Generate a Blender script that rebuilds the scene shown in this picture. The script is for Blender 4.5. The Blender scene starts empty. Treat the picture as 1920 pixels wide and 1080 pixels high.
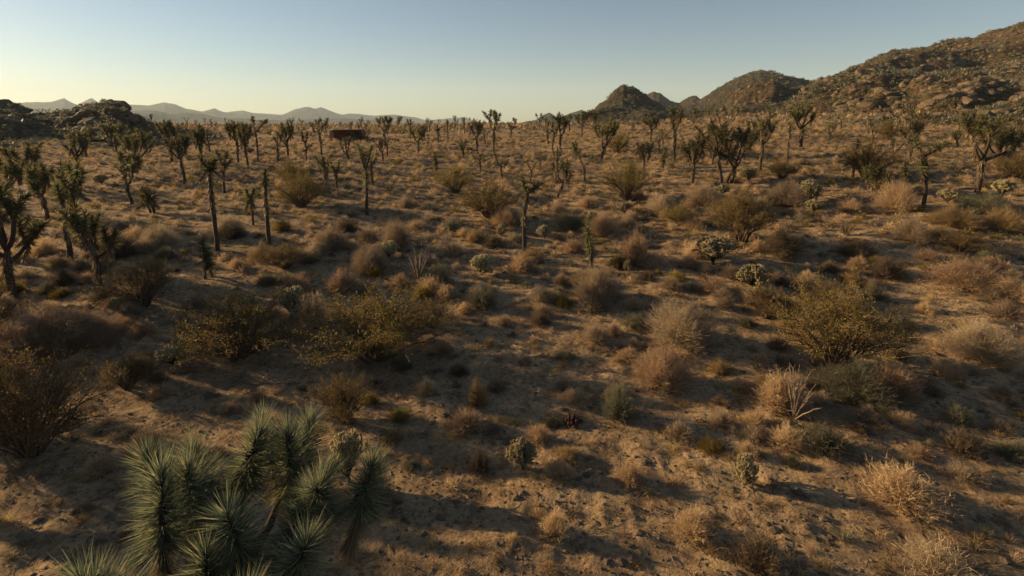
import bpy, math, random
import numpy as np
from mathutils import Vector

# ------------------------------------------------------------------ camera
SC = bpy.context.scene
COL = SC.collection
CH, F, PY0, PITCH = 6.5, 960.0, 382.0, math.radians(9.0)
cam_d = bpy.data.cameras.new('camera')
cam_d.sensor_width = 36; cam_d.lens = 18.0
cam_d.shift_y = -(540 - PY0) / 1920.0
cam_d.clip_start = 0.1; cam_d.clip_end = 20000
cam = bpy.data.objects.new('camera', cam_d); COL.objects.link(cam)
cam.location = (0, 0, CH); cam.rotation_euler = (math.pi/2 - PITCH, 0, 0)
SC.camera = cam
# ------------------------------------------------------------------ light
SUN_AZ, SUN_EL = math.radians(-72), math.radians(14)
world = bpy.data.worlds.new('World'); SC.world = world; world.use_nodes = True
wn = world.node_tree; wn.nodes.clear()
wo = wn.nodes.new('ShaderNodeOutputWorld'); wb = wn.nodes.new('ShaderNodeBackground')
sky = wn.nodes.new('ShaderNodeTexSky'); sky.sky_type = 'NISHITA'; sky.sun_disc = False
sky.sun_elevation = SUN_EL; sky.sun_rotation = SUN_AZ
sky.altitude = 900; sky.air_density = 1.0; sky.dust_density = .9; sky.ozone_density = 2.2
wb.inputs['Strength'].default_value = 0.050
sg = wn.nodes.new('ShaderNodeGamma'); sg.inputs[1].default_value = 1.02
st = wn.nodes.new('ShaderNodeMix'); st.data_type = 'RGBA'; st.blend_type = 'MULTIPLY'; st.inputs[0].default_value = 1; st.inputs[7].default_value = (.96, .96, .92, 1)
wn.links.new(sky.outputs[0], sg.inputs[0]); wn.links.new(sg.outputs[0], st.inputs[6]); wn.links.new(st.outputs[2], wb.inputs['Color']); wn.links.new(wb.outputs[0], wo.inputs['Surface'])
sd = bpy.data.lights.new('sun', 'SUN'); sd.energy = 5.0; sd.angle = math.radians(0.6); sd.color = (1.0, 0.70, 0.355)
sun = bpy.data.objects.new('sun', sd); COL.objects.link(sun)
SV = Vector((math.sin(SUN_AZ)*math.cos(SUN_EL), math.cos(SUN_AZ)*math.cos(SUN_EL), math.sin(SUN_EL)))
sun.rotation_euler = SV.to_track_quat('Z', 'Y').to_euler()
SC.view_settings.view_transform = 'Standard'; SC.view_settings.look = 'None'
SC.view_settings.exposure = 1.15; SC.view_settings.gamma = 1.0
SC.render.engine = 'CYCLES'
SC.cycles.use_denoising = True
SC.cycles.max_bounces = 6; SC.cycles.transmission_bounces = 3; SC.cycles.diffuse_bounces = 3
SC.cycles.volume_bounces = 1; SC.cycles.use_adaptive_sampling = True

RS = np.random.RandomState(7)
# ------------------------------------------------------------------ noise
_perm = np.random.RandomState(3).permutation(4096)
_rv = np.random.RandomState(4).rand(4096)
def vnoise(x, y, seed=0):
    xi = np.floor(x).astype(np.int64); yi = np.floor(y).astype(np.int64)
    fx = x - xi; fy = y - yi
    fx = fx*fx*fx*(fx*(fx*6-15)+10); fy = fy*fy*fy*(fy*(fy*6-15)+10)
    def h(a, b): return _rv[_perm[(_perm[(a + seed*131) & 4095] + b) & 4095]]
    return (h(xi, yi)*(1-fx) + h(xi+1, yi)*fx)*(1-fy) + (h(xi, yi+1)*(1-fx) + h(xi+1, yi+1)*fx)*fy
def fbm(x, y, oct=4, seed=0, gain=.5):
    s = 0; a = 1; t = 0
    for o in range(oct):
        s = s + a*(vnoise(x*2**o + 17.3*o, y*2**o - 9.1*o, seed+o) - .5); t += a; a *= gain
    return s/t*2
def ridged(x, y, oct=4, seed=0, gain=.5):
    s = 0; a = 1; t = 0
    for o in range(oct):
        s = s + a*(1 - abs(2*vnoise(x*2**o+5.7*o, y*2**o+3.3*o, seed+o) - 1)); t += a; a *= gain
    return s/t*2 - 1
def sst(a, b, x):
    t = np.clip((x-a)/(b-a), 0, 1); return t*t*(3-2*t)
# ------------------------------------------------------------------ terrain
def G(x, y, detail=True):
    x = np.asarray(x, float); y = np.asarray(y, float)
    d = np.hypot(x, y); yy = np.maximum(y, .35*d)
    b = np.interp(yy, [0, 12, 17, 22, 28, 35, 42, 48, 60, 80, 110, 150, 400, 1000, 9000],
                      [0, 0.02, .3, .8, 1.4, 2.0, 2.55, 3.0, 3.55, 4.1, 4.6, 4.85, 5.2, 5.2, 4.0])
    a = x/np.maximum(yy, 1)
    b = b + 4*(1-np.exp(-np.maximum(x-3, 0)*.07/4))*sst(8, 26, yy)*(1-.6*sst(60, 120, yy)*(1-sst(.15, .5, a)))
    b = b + sst(.28, .62, a)*sst(42, 130, yy)*.5
    b = b + sst(.55, 1.0, -a)*sst(30, 110, yy)*3.0
    if detail:
        m = 1 - .8*sst(120, 600, d)
        b = b + .45*fbm(x/14, y/14, 3, 1)*sst(8, 30, d)*m + 1.1*fbm(x/60, y/60, 3, 90)*sst(55, 110, d) + .16*fbm(x/3.3, y/3.3, 3, 5)*m
        b = b + .07*fbm(x/.9, y/.9, 3, 9)*(1-sst(40, 90, d)) + .035*ridged(x/.45, y/.45, 2, 14)*(1-sst(16, 35, d))
    return b
cp, sp = math.cos(PITCH), math.sin(PITCH)
def ray(px, py):
    u = (px-960)/F; v = -(py-PY0)/F
    return np.array([u, cp + v*sp, -sp + v*cp])
def hit(px, py):
    r = ray(px, py); t = 3.0; st = .25
    while t < 2500:
        q = r*t
        if CH + q[2] <= float(G(q[0], q[1])): 
            lo, hi = t-st, t
            for _ in range(12):
                m = (lo+hi)/2; q = r*m
                if CH+q[2] <= float(G(q[0], q[1])): hi = m
                else: lo = m
            q = r*hi; return q[0], q[1], CH+q[2]
        st = max(.2, t*.015); t += st
    q = r*250; return q[0], q[1], float(G(q[0], q[1]))
def proj(x, y, z):
    zc = z - CH; dep = y*cp - zc*sp; up = y*sp + zc*cp
    return 960 + F*x/dep, PY0 - F*up/dep, dep
# ------------------------------------------------------------------ materials
def nd(nt, t, **k):
    n = nt.nodes.new(t)
    for a, v in k.items():
        if a in ('operation', 'blend_type', 'data_type', 'feature', 'attribute_name', 'noise_dimensions', 'distance'): setattr(n, a, v)
        else: n.inputs[a].default_value = v
    return n
def ramp(nt, src, stops):
    r = nt.nodes.new('ShaderNodeValToRGB'); e = r.color_ramp.elements
    while len(e) < len(stops): e.new(.5)
    for i, (p, c) in enumerate(stops): e[i].position = p; e[i].color = (*c, 1)
    nt.links.new(src, r.inputs[0]); return r.outputs[0]
def mix(nt, f, a, b, mode='MIX'):
    m = nt.nodes.new('ShaderNodeMix'); m.data_type = 'RGBA'; m.blend_type = mode
    for i, v in ((0, f), (6, a), (7, b)):
        if hasattr(v, 'links') or isinstance(v, bpy.types.NodeSocket): nt.links.new(v, m.inputs[i])
        elif i == 0: m.inputs[0].default_value = v
        else: m.inputs[i].default_value = (*v, 1)
    return m.outputs[2]
def leafmat(name, cols, trans=.35, rough=.6, spec=.25, objvar=.35):
    m = bpy.data.materials.new(name); m.use_nodes = True; nt = m.node_tree; nt.nodes.clear()
    out = nt.nodes.new('ShaderNodeOutputMaterial'); L = nt.links.new
    g = nt.nodes.new('ShaderNodeNewGeometry'); oi = nt.nodes.new('ShaderNodeObjectInfo')
    c = ramp(nt, g.outputs['Random Per Island'], [(i/(len(cols)-1), q) for i, q in enumerate(cols)])
    hsv = nt.nodes.new('ShaderNodeHueSaturation')
    mr = nt.nodes.new('ShaderNodeMapRange'); L(oi.outputs['Random'], mr.inputs[0]); mr.inputs[3].default_value = 1-objvar; mr.inputs[4].default_value = 1+objvar*.7
    mh = nt.nodes.new('ShaderNodeMapRange'); L(oi.outputs['Random'], mh.inputs[0]); mh.inputs[3].default_value = .494; mh.inputs[4].default_value = .512
    L(mr.outputs[0], hsv.inputs['Value']); L(mh.outputs[0], hsv.inputs['Hue']); L(c, hsv.inputs['Color'])
    p = nt.nodes.new('ShaderNodeBsdfPrincipled'); p.inputs['Roughness'].default_value = rough
    p.inputs['Specular IOR Level'].default_value = spec
    t = nt.nodes.new('ShaderNodeBsdfTranslucent'); mx = nt.nodes.new('ShaderNodeMixShader'); mx.inputs[0].default_value = trans
    L(hsv.outputs[0], p.inputs['Base Color']); L(hsv.outputs[0], t.inputs['Color'])
    L(p.outputs[0], mx.inputs[1]); L(t.outputs[0], mx.inputs[2]); L(mx.outputs[0], out.inputs[0])
    return m
def barkmat(name, c1, c2, scale=18, bump=.6):
    m = bpy.data.materials.new(name); m.use_nodes = True; nt = m.node_tree; L = nt.links.new
    p = nt.nodes['Principled BSDF']; p.inputs['Roughness'].default_value = .9; p.inputs['Specular IOR Level'].default_value = .2
    tc = nt.nodes.new('ShaderNodeTexCoord'); n = nd(nt, 'ShaderNodeTexNoise', Scale=scale, Detail=6.0, Roughness=.7)
    L(tc.outputs['Object'], n.inputs['Vector'])
    L(ramp(nt, n.outputs[0], [(.35, c1), (.65, c2)]), p.inputs['Base Color'])
    b = nd(nt, 'ShaderNodeBump', Strength=bump, Distance=.03); L(n.outputs[0], b.inputs['Height']); L(b.outputs[0], p.inputs['Normal'])
    return m
def groundmat(name, rocky=0, tint=(1, 1, 1), rockscale=.25):
    m = bpy.data.materials.new(name); m.use_nodes = True; nt = m.node_tree; L = nt.links.new
    p = nt.nodes['Principled BSDF']; p.inputs['Roughness'].default_value = .95; p.inputs['Specular IOR Level'].default_value = .1
    tc = nt.nodes.new('ShaderNodeTexCoord'); V = tc.outputs['Object']
    def noise(s, d=5.0, r=.6):
        n = nd(nt, 'ShaderNodeTexNoise', Scale=s, Detail=d, Roughness=r); L(V, n.inputs['Vector']); return n.outputs[0]
    T = lambda c: tuple(a*b for a, b in zip(c, tint))
    if not rocky:
        base = ramp(nt, noise(.35), [(.3, T((.22, .15, .094))), (.5, T((.32, .22, .14))), (.7, T((.43, .31, .20)))])
        fine = ramp(nt, noise(9, 8, .75), [(.32, (.42, .40, .38)), (.5, (.95, .95, .95)), (.68, (1.4, 1.35, 1.3))])
        c = mix(nt, 1.0, base, fine, 'MULTIPLY')
        litter = ramp(nt, noise(2.3, 7, .75), [(.52, (0, 0, 0)), (.62, (1, 1, 1))])
        c = mix(nt, litter, c, T((.15, .095, .058)))
        v = nd(nt, 'ShaderNodeTexVoronoi', Scale=14.0); L(V, v.inputs['Vector'])
        peb = ramp(nt, v.outputs['Distance'], [(.12, (1, 1, 1)), (.2, (0, 0, 0))])
        pc = ramp(nt, v.outputs['Color'], [(.6, (0, 0, 0)), (.75, (1, 1, 1))])
        pm = mix(nt, 1.0, peb, pc, 'MULTIPLY')
        c = mix(nt, pm, c, T((.38, .29, .21)))
        h1 = noise(6, 8, .7); bs = .9
        b2 = nd(nt, 'ShaderNodeBump', Strength=.5, Distance=.25); L(noise(1.6, 6, .6), b2.inputs['Height'])
        b = nd(nt, 'ShaderNodeBump', Strength=bs, Distance=.06); L(h1, b.inputs['Height']); L(b2.outputs[0], b.inputs['Normal'])
    else:
        v = nd(nt, 'ShaderNodeTexVoronoi', Scale=rockscale, Randomness=1.0); 
        w = mix(nt, .08, V, (0, 0, 0)); nn = nd(nt, 'ShaderNodeTexNoise', Scale=rockscale*1.5, Detail=3.0); L(V, nn.inputs['Vector'])
        va = nt.nodes.new('ShaderNodeVectorMath'); va.operation = 'MULTIPLY_ADD'; L(nn.outputs['Color'], va.inputs[0]); va.inputs[1].default_value = (1.5/rockscale*.5,)*3; L(V, va.inputs[2])
        L(va.outputs[0], v.inputs['Vector'])
        cell = ramp(nt, v.outputs['Color'], [(.2, T((.13, .085, .06))), (.5, T((.22, .145, .10))), (.8, T((.30, .20, .135)))])
        edge = ramp(nt, v.outputs['Distance'], [(.3, (1, 1, 1)), (.75, (.55, .52, .5))])
        c = mix(nt, 1.0, cell, edge, 'MULTIPLY')
        scrub = ramp(nt, noise(rockscale*1.1, 8, .8), [(.46, (0, 0, 0)), (.54, (1, 1, 1))])
        c = mix(nt, scrub, c, T((.10, .085, .05)))
        b2 = nd(nt, 'ShaderNodeBump', Strength=1.0, Distance=1.2/rockscale*.25); L(v.outputs['Distance'], b2.inputs['Height']); b2.invert = True
        b = nd(nt, 'ShaderNodeBump', Strength=.9, Distance=.6/rockscale*.25); L(noise(rockscale*4, 6, .7), b.inputs['Height']); L(b2.outputs[0], b.inputs['Normal'])
    L(c, p.inputs['Base Color']); L(b.outputs[0], p.inputs['Normal'])
    return m
M = dict(
    sand=groundmat('sand', 0, (.86, .86, .78)), 
    rock_near=groundmat('hill_rock_near', 1, (.56, .52, .43), .8), rock=groundmat('hill_rock', 1, (.42, .40, .35), .5),
    rock_mid=groundmat('far_hill_rock', 1, (.27, .28, .28), .3),  # same rock, with the bluer cast of distance haze put into its colour
    far=groundmat('far_mountain', 1, (.05, .11, .20), .008),  # haze blue and backlit shade are mixed into this mountain colour
    bark=barkmat('joshua_bark', (.028, .021, .017), (.085, .062, .046)),
    dead=leafmat('dead_leaf', [(.10, .07, .045), (.20, .14, .085), (.30, .22, .14)], .2),
    spike=leafmat('spiky_leaf', [(.04, .048, .02), (.085, .088, .036), (.16, .145, .06), (.26, .20, .10)], .38, .6, .3, .25),
    bluespike=leafmat('blue_green_leaf', [(.07, .095, .065), (.12, .15, .095), (.20, .22, .13), (.38, .33, .19)], .4, .7, .2, 0),
    palespike=leafmat('grey_leaf', [(.12, .09, .06), (.16, .13, .075), (.24, .18, .11)], .2),
    creo=leafmat('creosote_leaf', [(.125, .095, .024), (.20, .145, .035), (.28, .20, .052)], .4),
    creo2=leafmat('brown_bush_leaf', [(.10, .065, .025), (.16, .105, .04), (.22, .15, .06)], .35),
    stem=barkmat('stem_bark', (.06, .042, .03), (.15, .10, .065), 30),
    tan=leafmat('dry_tan_twig', [(.26, .17, .095), (.44, .30, .18), (.60, .43, .275)], .35),
    pink=leafmat('dry_pink_twig', [(.19, .135, .09), (.33, .245, .165), (.44, .335, .23)], .35),
    straw=leafmat('dry_straw_twig', [(.22, .15, .07), (.36, .25, .115), (.48, .34, .17)], .4),
    brown=leafmat('dark_brown_twig', [(.07, .05, .035), (.12, .085, .055), (.2, .14, .09)], .25),
    sage=leafmat('grey_green_twig', [(.08, .08, .05), (.14, .13, .085), (.22, .20, .13)], .3),
    joint=leafmat('cholla_joint', [(.17, .145, .07), (.25, .21, .11)], .15),
    spine=leafmat('cholla_spine', [(.42, .33, .18), (.62, .50, .29), (.80, .68, .43)], .3),
    chtrunk=barkmat('cholla_trunk', (.025, .02, .016), (.07, .05, .04), 40),
    boulder=barkmat('granite', (.06, .044, .03), (.155, .112, .074), 3.0, .8),
    white=barkmat('white_stone', (.5, .45, .38), (.65, .6, .52), 8.0, .4),
    rust=barkmat('rusty_metal', (.055, .024, .014), (.12, .05, .028), 2.5, .2),
    rustroof=barkmat('dark_rusty_roof', (.06, .035, .025), (.11, .06, .04), 2.5, .2),
    dark=barkmat('dark_opening', (.02, .015, .012), (.03, .022, .018), 4.0, .1),
    redcactus=barkmat('red_cactus_skin', (.05, .022, .017), (.095, .042, .032), 14.0, .5),
    grey_wood=barkmat('weathered_wood', (.14, .10, .075), (.30, .23, .17), 12.0, .6),
)
# ------------------------------------------------------------------ mesh helpers
def mesh_from(name, V, Fc, mat, smooth=False):
    V = np.asarray(V, np.float32); Fc = np.asarray(Fc, np.int32)
    me = bpy.data.meshes.new(name); k = Fc.shape[1]
    me.vertices.add(len(V)); me.vertices.foreach_set('co', V.ravel())
    me.loops.add(Fc.size); me.loops.foreach_set('vertex_index', Fc.ravel())
    me.polygons.add(len(Fc)); me.polygons.foreach_set('loop_start', np.arange(0, Fc.size, k, dtype=np.int32))
    me.polygons.foreach_set('use_smooth', np.full(len(Fc), smooth))
    me.materials.append(mat); me.update(calc_edges=True); return me
class B:
    def __init__(s): s.v = []; s.f = []; s.n = 0
    def add(s, v, f):
        s.v.append(np.asarray(v, float)); s.f.append(np.asarray(f, int) + s.n); s.n += len(v)
    def arr(s): return np.concatenate(s.v), np.concatenate(s.f)
    def mesh(s, name, mat, smooth=False):
        v, f = s.arr(); return mesh_from(name, v, f, mat, smooth)
def nrm(a): return a/np.maximum(np.linalg.norm(a, axis=-1, keepdims=True), 1e-9)
def tube(b, P, R, k=6):
    P = np.asarray(P, float); n = len(P); R = np.broadcast_to(R, (n,))
    T = nrm(np.gradient(P, axis=0)); up = np.array([.31, .17, .93]) if abs(T[0][2]) < .8 else np.array([1, .1, .05])
    A = nrm(np.cross(T, up)); Bv = np.cross(T, A)
    th = np.arange(k)*2*math.pi/k
    V = (P[:, None] + R[:, None, None]*(np.cos(th)[None, :, None]*A[:, None] + np.sin(th)[None, :, None]*Bv[:, None])).reshape(-1, 3)
    i = np.arange(n-1)[:, None]*k; j = np.arange(k)[None]; j2 = (j+1) % k
    a, c, d, e = (i+j).ravel(), (i+j2).ravel(), (i+k+j2).ravel(), (i+k+j).ravel()
    Fc = np.concatenate([np.stack([a, c, d], 1), np.stack([a, d, e], 1)])
    V = np.concatenate([V, P[:1], P[-1:]]); c0 = n*k; jj = np.arange(k)
    Fc = np.concatenate([Fc, np.stack([np.full(k, c0), (jj+1) % k, jj], 1), np.stack([np.full(k, c0+1), (n-1)*k+jj, (n-1)*k+(jj+1) % k], 1)])
    b.add(V, Fc)
def blades(b, P, D, L, W, rs, bend=None, seg=1):
    n = len(P); D = nrm(D); S = nrm(np.cross(D, rs.normal(size=(n, 3))))
    L = np.broadcast_to(L, (n,))[:, None]; W = np.broadcast_to(W, (n,))[:, None]
    tip = P + D*L + (bend if bend is not None else 0)
    if seg == 1:
        V = np.stack([P - S*W/2, P + S*W/2, tip], 1).reshape(-1, 3)
        b.add(V, np.arange(3*n).reshape(-1, 3))
    else:
        mid = P + D*L*.55 + (bend*.28 if bend is not None else 0)
        V = np.stack([P - S*W/2, P + S*W/2, mid - S*W*.42, mid + S*W*.42, tip], 1).reshape(-1, 3)
        o = np.arange(n)[:, None]*5
        b.add(V, np.concatenate([o+np.array([0, 1, 3]), o+np.array([0, 3, 2]), o+np.array([2, 3, 4])]))
def rdir(n, rs): return nrm(rs.normal(size=(n, 3)))
def obj(name, me, parent=None, loc=None):
    o = bpy.data.objects.new(name, me); COL.objects.link(o)
    if parent: o.parent = parent
    if loc is not None: o.location = loc
    return o
def tag(o, label, cat, group=None):
    o['label'] = label; o['category'] = cat
    if group: o['group'] = group
    return o
def struct(o, kind='structure', label=None, cat=None):
    o['kind'] = kind
    if label: o['label'] = label
    if cat: o['category'] = cat
    return o
# ------------------------------------------------------------------ ground sheet
az = np.concatenate([np.arange(-180, -60, 3.0), np.arange(-60, 60, .36), np.arange(60, 180, 3.0)])*math.pi/180
rr = np.concatenate([[0.0, .01], np.geomspace(.8, 7000, 640)])
na, nr = len(az), len(rr)
AZ, RR = np.meshgrid(az, rr)
X, Y = RR*np.sin(AZ), RR*np.cos(AZ)
i = np.arange(nr-1)[:, None]*na; j = np.arange(na)[None]; j2 = (j+1) % na
Q = np.stack([(i+j).ravel(), (i+na+j).ravel(), (i+na+j2).ravel(), (i+j2).ravel()], 1)
Q = Q[na:]                                           # the innermost ring is closed by a fan of its own
Vg = np.stack([X, Y, G(X, Y)], -1).reshape(-1, 3)
gm = mesh_from('ground', Vg, Q, M['sand'], True)
struct(obj('ground', gm))
# ------------------------------------------------------------------ hills and mountains
def angle(px, py):
    r = ray(px, py); return math.atan2(r[0], r[1]), r[2]/math.hypot(r[0], r[1])
def edge0(A, pa): return sst(pa[0], pa[0]+.02, A)*(1-sst(pa[-1]-.02, pa[-1], A))
def hill(name, prof, D, foot, back, mat, amp, nscale, step=.12, rows=90, pow_=1.15, seed=0, jag=0, label=None):
    jr = np.random.RandomState(seed); pr = sorted(angle(p[0], p[1]+(6 if D < 1500 else 0)) for p in prof); pa = np.array([p[0] for p in pr]); pe = np.array([p[1] for p in pr])
    a = np.arange(pa[0], pa[-1], math.radians(step))
    t = np.concatenate([np.linspace(0, 1, rows), 1+np.linspace(.03, 1, rows//3)])
    A, T = np.meshgrid(a, t)
    Dr = D*(1+.06*fbm(A*9, A*0, 3, seed+40))
    R = np.where(T < 1, foot + (Dr-foot)*T, Dr + (back-Dr)*(T-1))
    x, y = R*np.sin(A), R*np.cos(A)
    e = np.interp(A, pa, pe) + ((.0005)*fbm(A*160, A*0, 4, seed+3, .65)*edge0(A, pa) if D > 1500 else .0012*fbm(A*120, A*0, 4, seed+3, .65)*edge0(A, pa)); zc = CH + e*Dr
    g = G(x, y, False)
    edge = sst(pa[0], pa[0]+.02, A)*(1-sst(pa[-1]-.02, pa[-1], A)) if not jag == 2 else 1
    S = np.where(T < 1, np.clip(T, 0, 1)**pow_, 1-sst(0, 1, T-1))
    gf = G(Dr*np.sin(A), Dr*np.cos(A), False)
    n = amp*(fbm(x/nscale, y/nscale, 5, seed, .48) + .8*ridged(x/nscale/2.2, y/nscale/2.2, 4, seed+7, .5))
    env = np.clip(4.4*S*(1-S), 0, 1)*.9 + .06
    z = g - 1.5 + (zc - g + 1.5)*S + n*env*np.clip((zc-g)/(.4*np.max(zc-g)), .15, 1)
    V = np.stack([x, y, z], -1).reshape(-1, 3)
    nn = len(a); m = len(t)
    i = np.arange(m-1)[:, None]*nn; j = np.arange(nn-1)[None]
    Fq = np.stack([(i+j).ravel(), (i+j+1).ravel(), (i+nn+j+1).ravel(), (i+nn+j).ravel()], 1)
    o = struct(obj(name, mesh_from(name, V, Fq, mat, True)))
    if label: o['label'] = label
    return V.reshape(m, nn, 3), rows
HILLS = {}
HILLS['right'] = hill('rocky_hill', [(1440, 215), (1530, 160), (1560, 146), (1600, 124), (1650, 105), (1675, 98), (1720, 90), (1760, 84), (1810, 80), (1850, 79), (1870, 76), (1890, 68), (1920, 60), (1960, 56), (2050, 46), (2300, 30), (2700, 60), (3200, 200)],
    430, 120, 900, M['rock'], 15, 45, .09, 150, 1.25, 11)
HILLS['ridge'] = hill('rocky_hill', [(1500, 222), (1540, 205), (1580, 190), (1620, 172), (1650, 166), (1690, 170), (1740, 160), (1790, 168), (1830, 158), (1880, 150), (1940, 140), (2100, 130), (2400, 140), (2800, 225)],
    185, 85, 300, M['rock_near'], 8, 22, .11, 110, 1.1, 23)
HILLS['spur'] = hill('rocky_hill', [(1340, 222), (1370, 195), (1400, 176), (1430, 162), (1450, 158), (1480, 170), (1520, 163), (1545, 170), (1590, 185), (1640, 195), (1700, 215)],
    300, 180, 420, M['rock'], 13, 36, .07, 80, 1.1, 31)
HILLS['big'] = hill('rocky_hill', [(1230, 228), (1270, 200), (1310, 182), (1340, 163), (1370, 145), (1400, 131), (1428, 125), (1460, 133), (1500, 151), (1530, 159), (1600, 190), (1680, 222)],
    620, 420, 900, M['rock_mid'], 16, 70, .07, 90, 1.1, 37)
HILLS['cone'] = hill('rocky_hill', [(1085, 228), (1105, 214), (1120, 201), (1150, 176), (1168, 163), (1187, 160), (1205, 170), (1225, 186), (1250, 203), (1290, 215), (1330, 226)],
    400, 270, 560, M['rock_mid'], 11, 40, .06, 90, 1.05, 43)
hill('rocky_hill', [(1180, 226), (1205, 180), (1225, 166), (1240, 170), (1256, 183), (1275, 189), (1292, 176), (1305, 175), (1320, 188), (1360, 226)],
    1000, 800, 1400, M['rock_mid'], 24, 90, .05, 60, 1.1, 47)
hill('mountain_range', [(960, 234), (985, 228), (1005, 225), (1018, 216), (1030, 211), (1042, 219), (1055, 218), (1070, 212), (1090, 206), (1105, 211), (1130, 216), (1180, 230)],
    1700, 1300, 2300, M['rock_mid'], 10, 120, .05, 50, 1.1, 53)
HILLS['butte'] = hill('rocky_hill', [(-260, 240), (-160, 205), (-80, 190), (-30, 186), (0, 192), (30, 192), (45, 201), (60, 211), (95, 211), (130, 205), (147, 204), (152, 195), (170, 191), (186, 188), (192, 183), (212, 183), (225, 189), (240, 196), (243, 209), (258, 215), (275, 222), (295, 233), (330, 243)],
    135, 62, 230, M['rock_near'], 2.6, 9, .11, 110, 1.0, 61)
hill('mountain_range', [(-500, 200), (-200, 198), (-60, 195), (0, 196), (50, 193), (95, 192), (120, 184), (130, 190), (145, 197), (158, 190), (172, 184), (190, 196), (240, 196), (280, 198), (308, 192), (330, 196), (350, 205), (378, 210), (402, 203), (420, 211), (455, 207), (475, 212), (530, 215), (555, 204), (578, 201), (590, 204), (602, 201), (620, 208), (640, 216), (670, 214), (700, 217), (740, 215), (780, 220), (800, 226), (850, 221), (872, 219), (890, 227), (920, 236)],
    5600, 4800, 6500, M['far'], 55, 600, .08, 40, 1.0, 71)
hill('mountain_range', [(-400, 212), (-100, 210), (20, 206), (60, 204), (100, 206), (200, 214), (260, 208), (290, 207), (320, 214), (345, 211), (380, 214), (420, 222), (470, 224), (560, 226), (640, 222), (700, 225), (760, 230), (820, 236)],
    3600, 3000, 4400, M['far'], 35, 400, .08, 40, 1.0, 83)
def hpoint(key, n, tmin, tmax, rs, amin=0, amax=1):
    V, rows = HILLS[key]
    a = (rs.uniform(amin, amax, n)*(V.shape[1]-2)); t = rs.uniform(tmin, tmax, n)*(rows-2)
    ai, ti = a.astype(int), t.astype(int); fa, ft = (a-ai)[:, None], (t-ti)[:, None]
    return (V[ti, ai]*(1-fa)+V[ti, ai+1]*fa)*(1-ft) + (V[ti+1, ai]*(1-fa)+V[ti+1, ai+1]*fa)*ft
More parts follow.
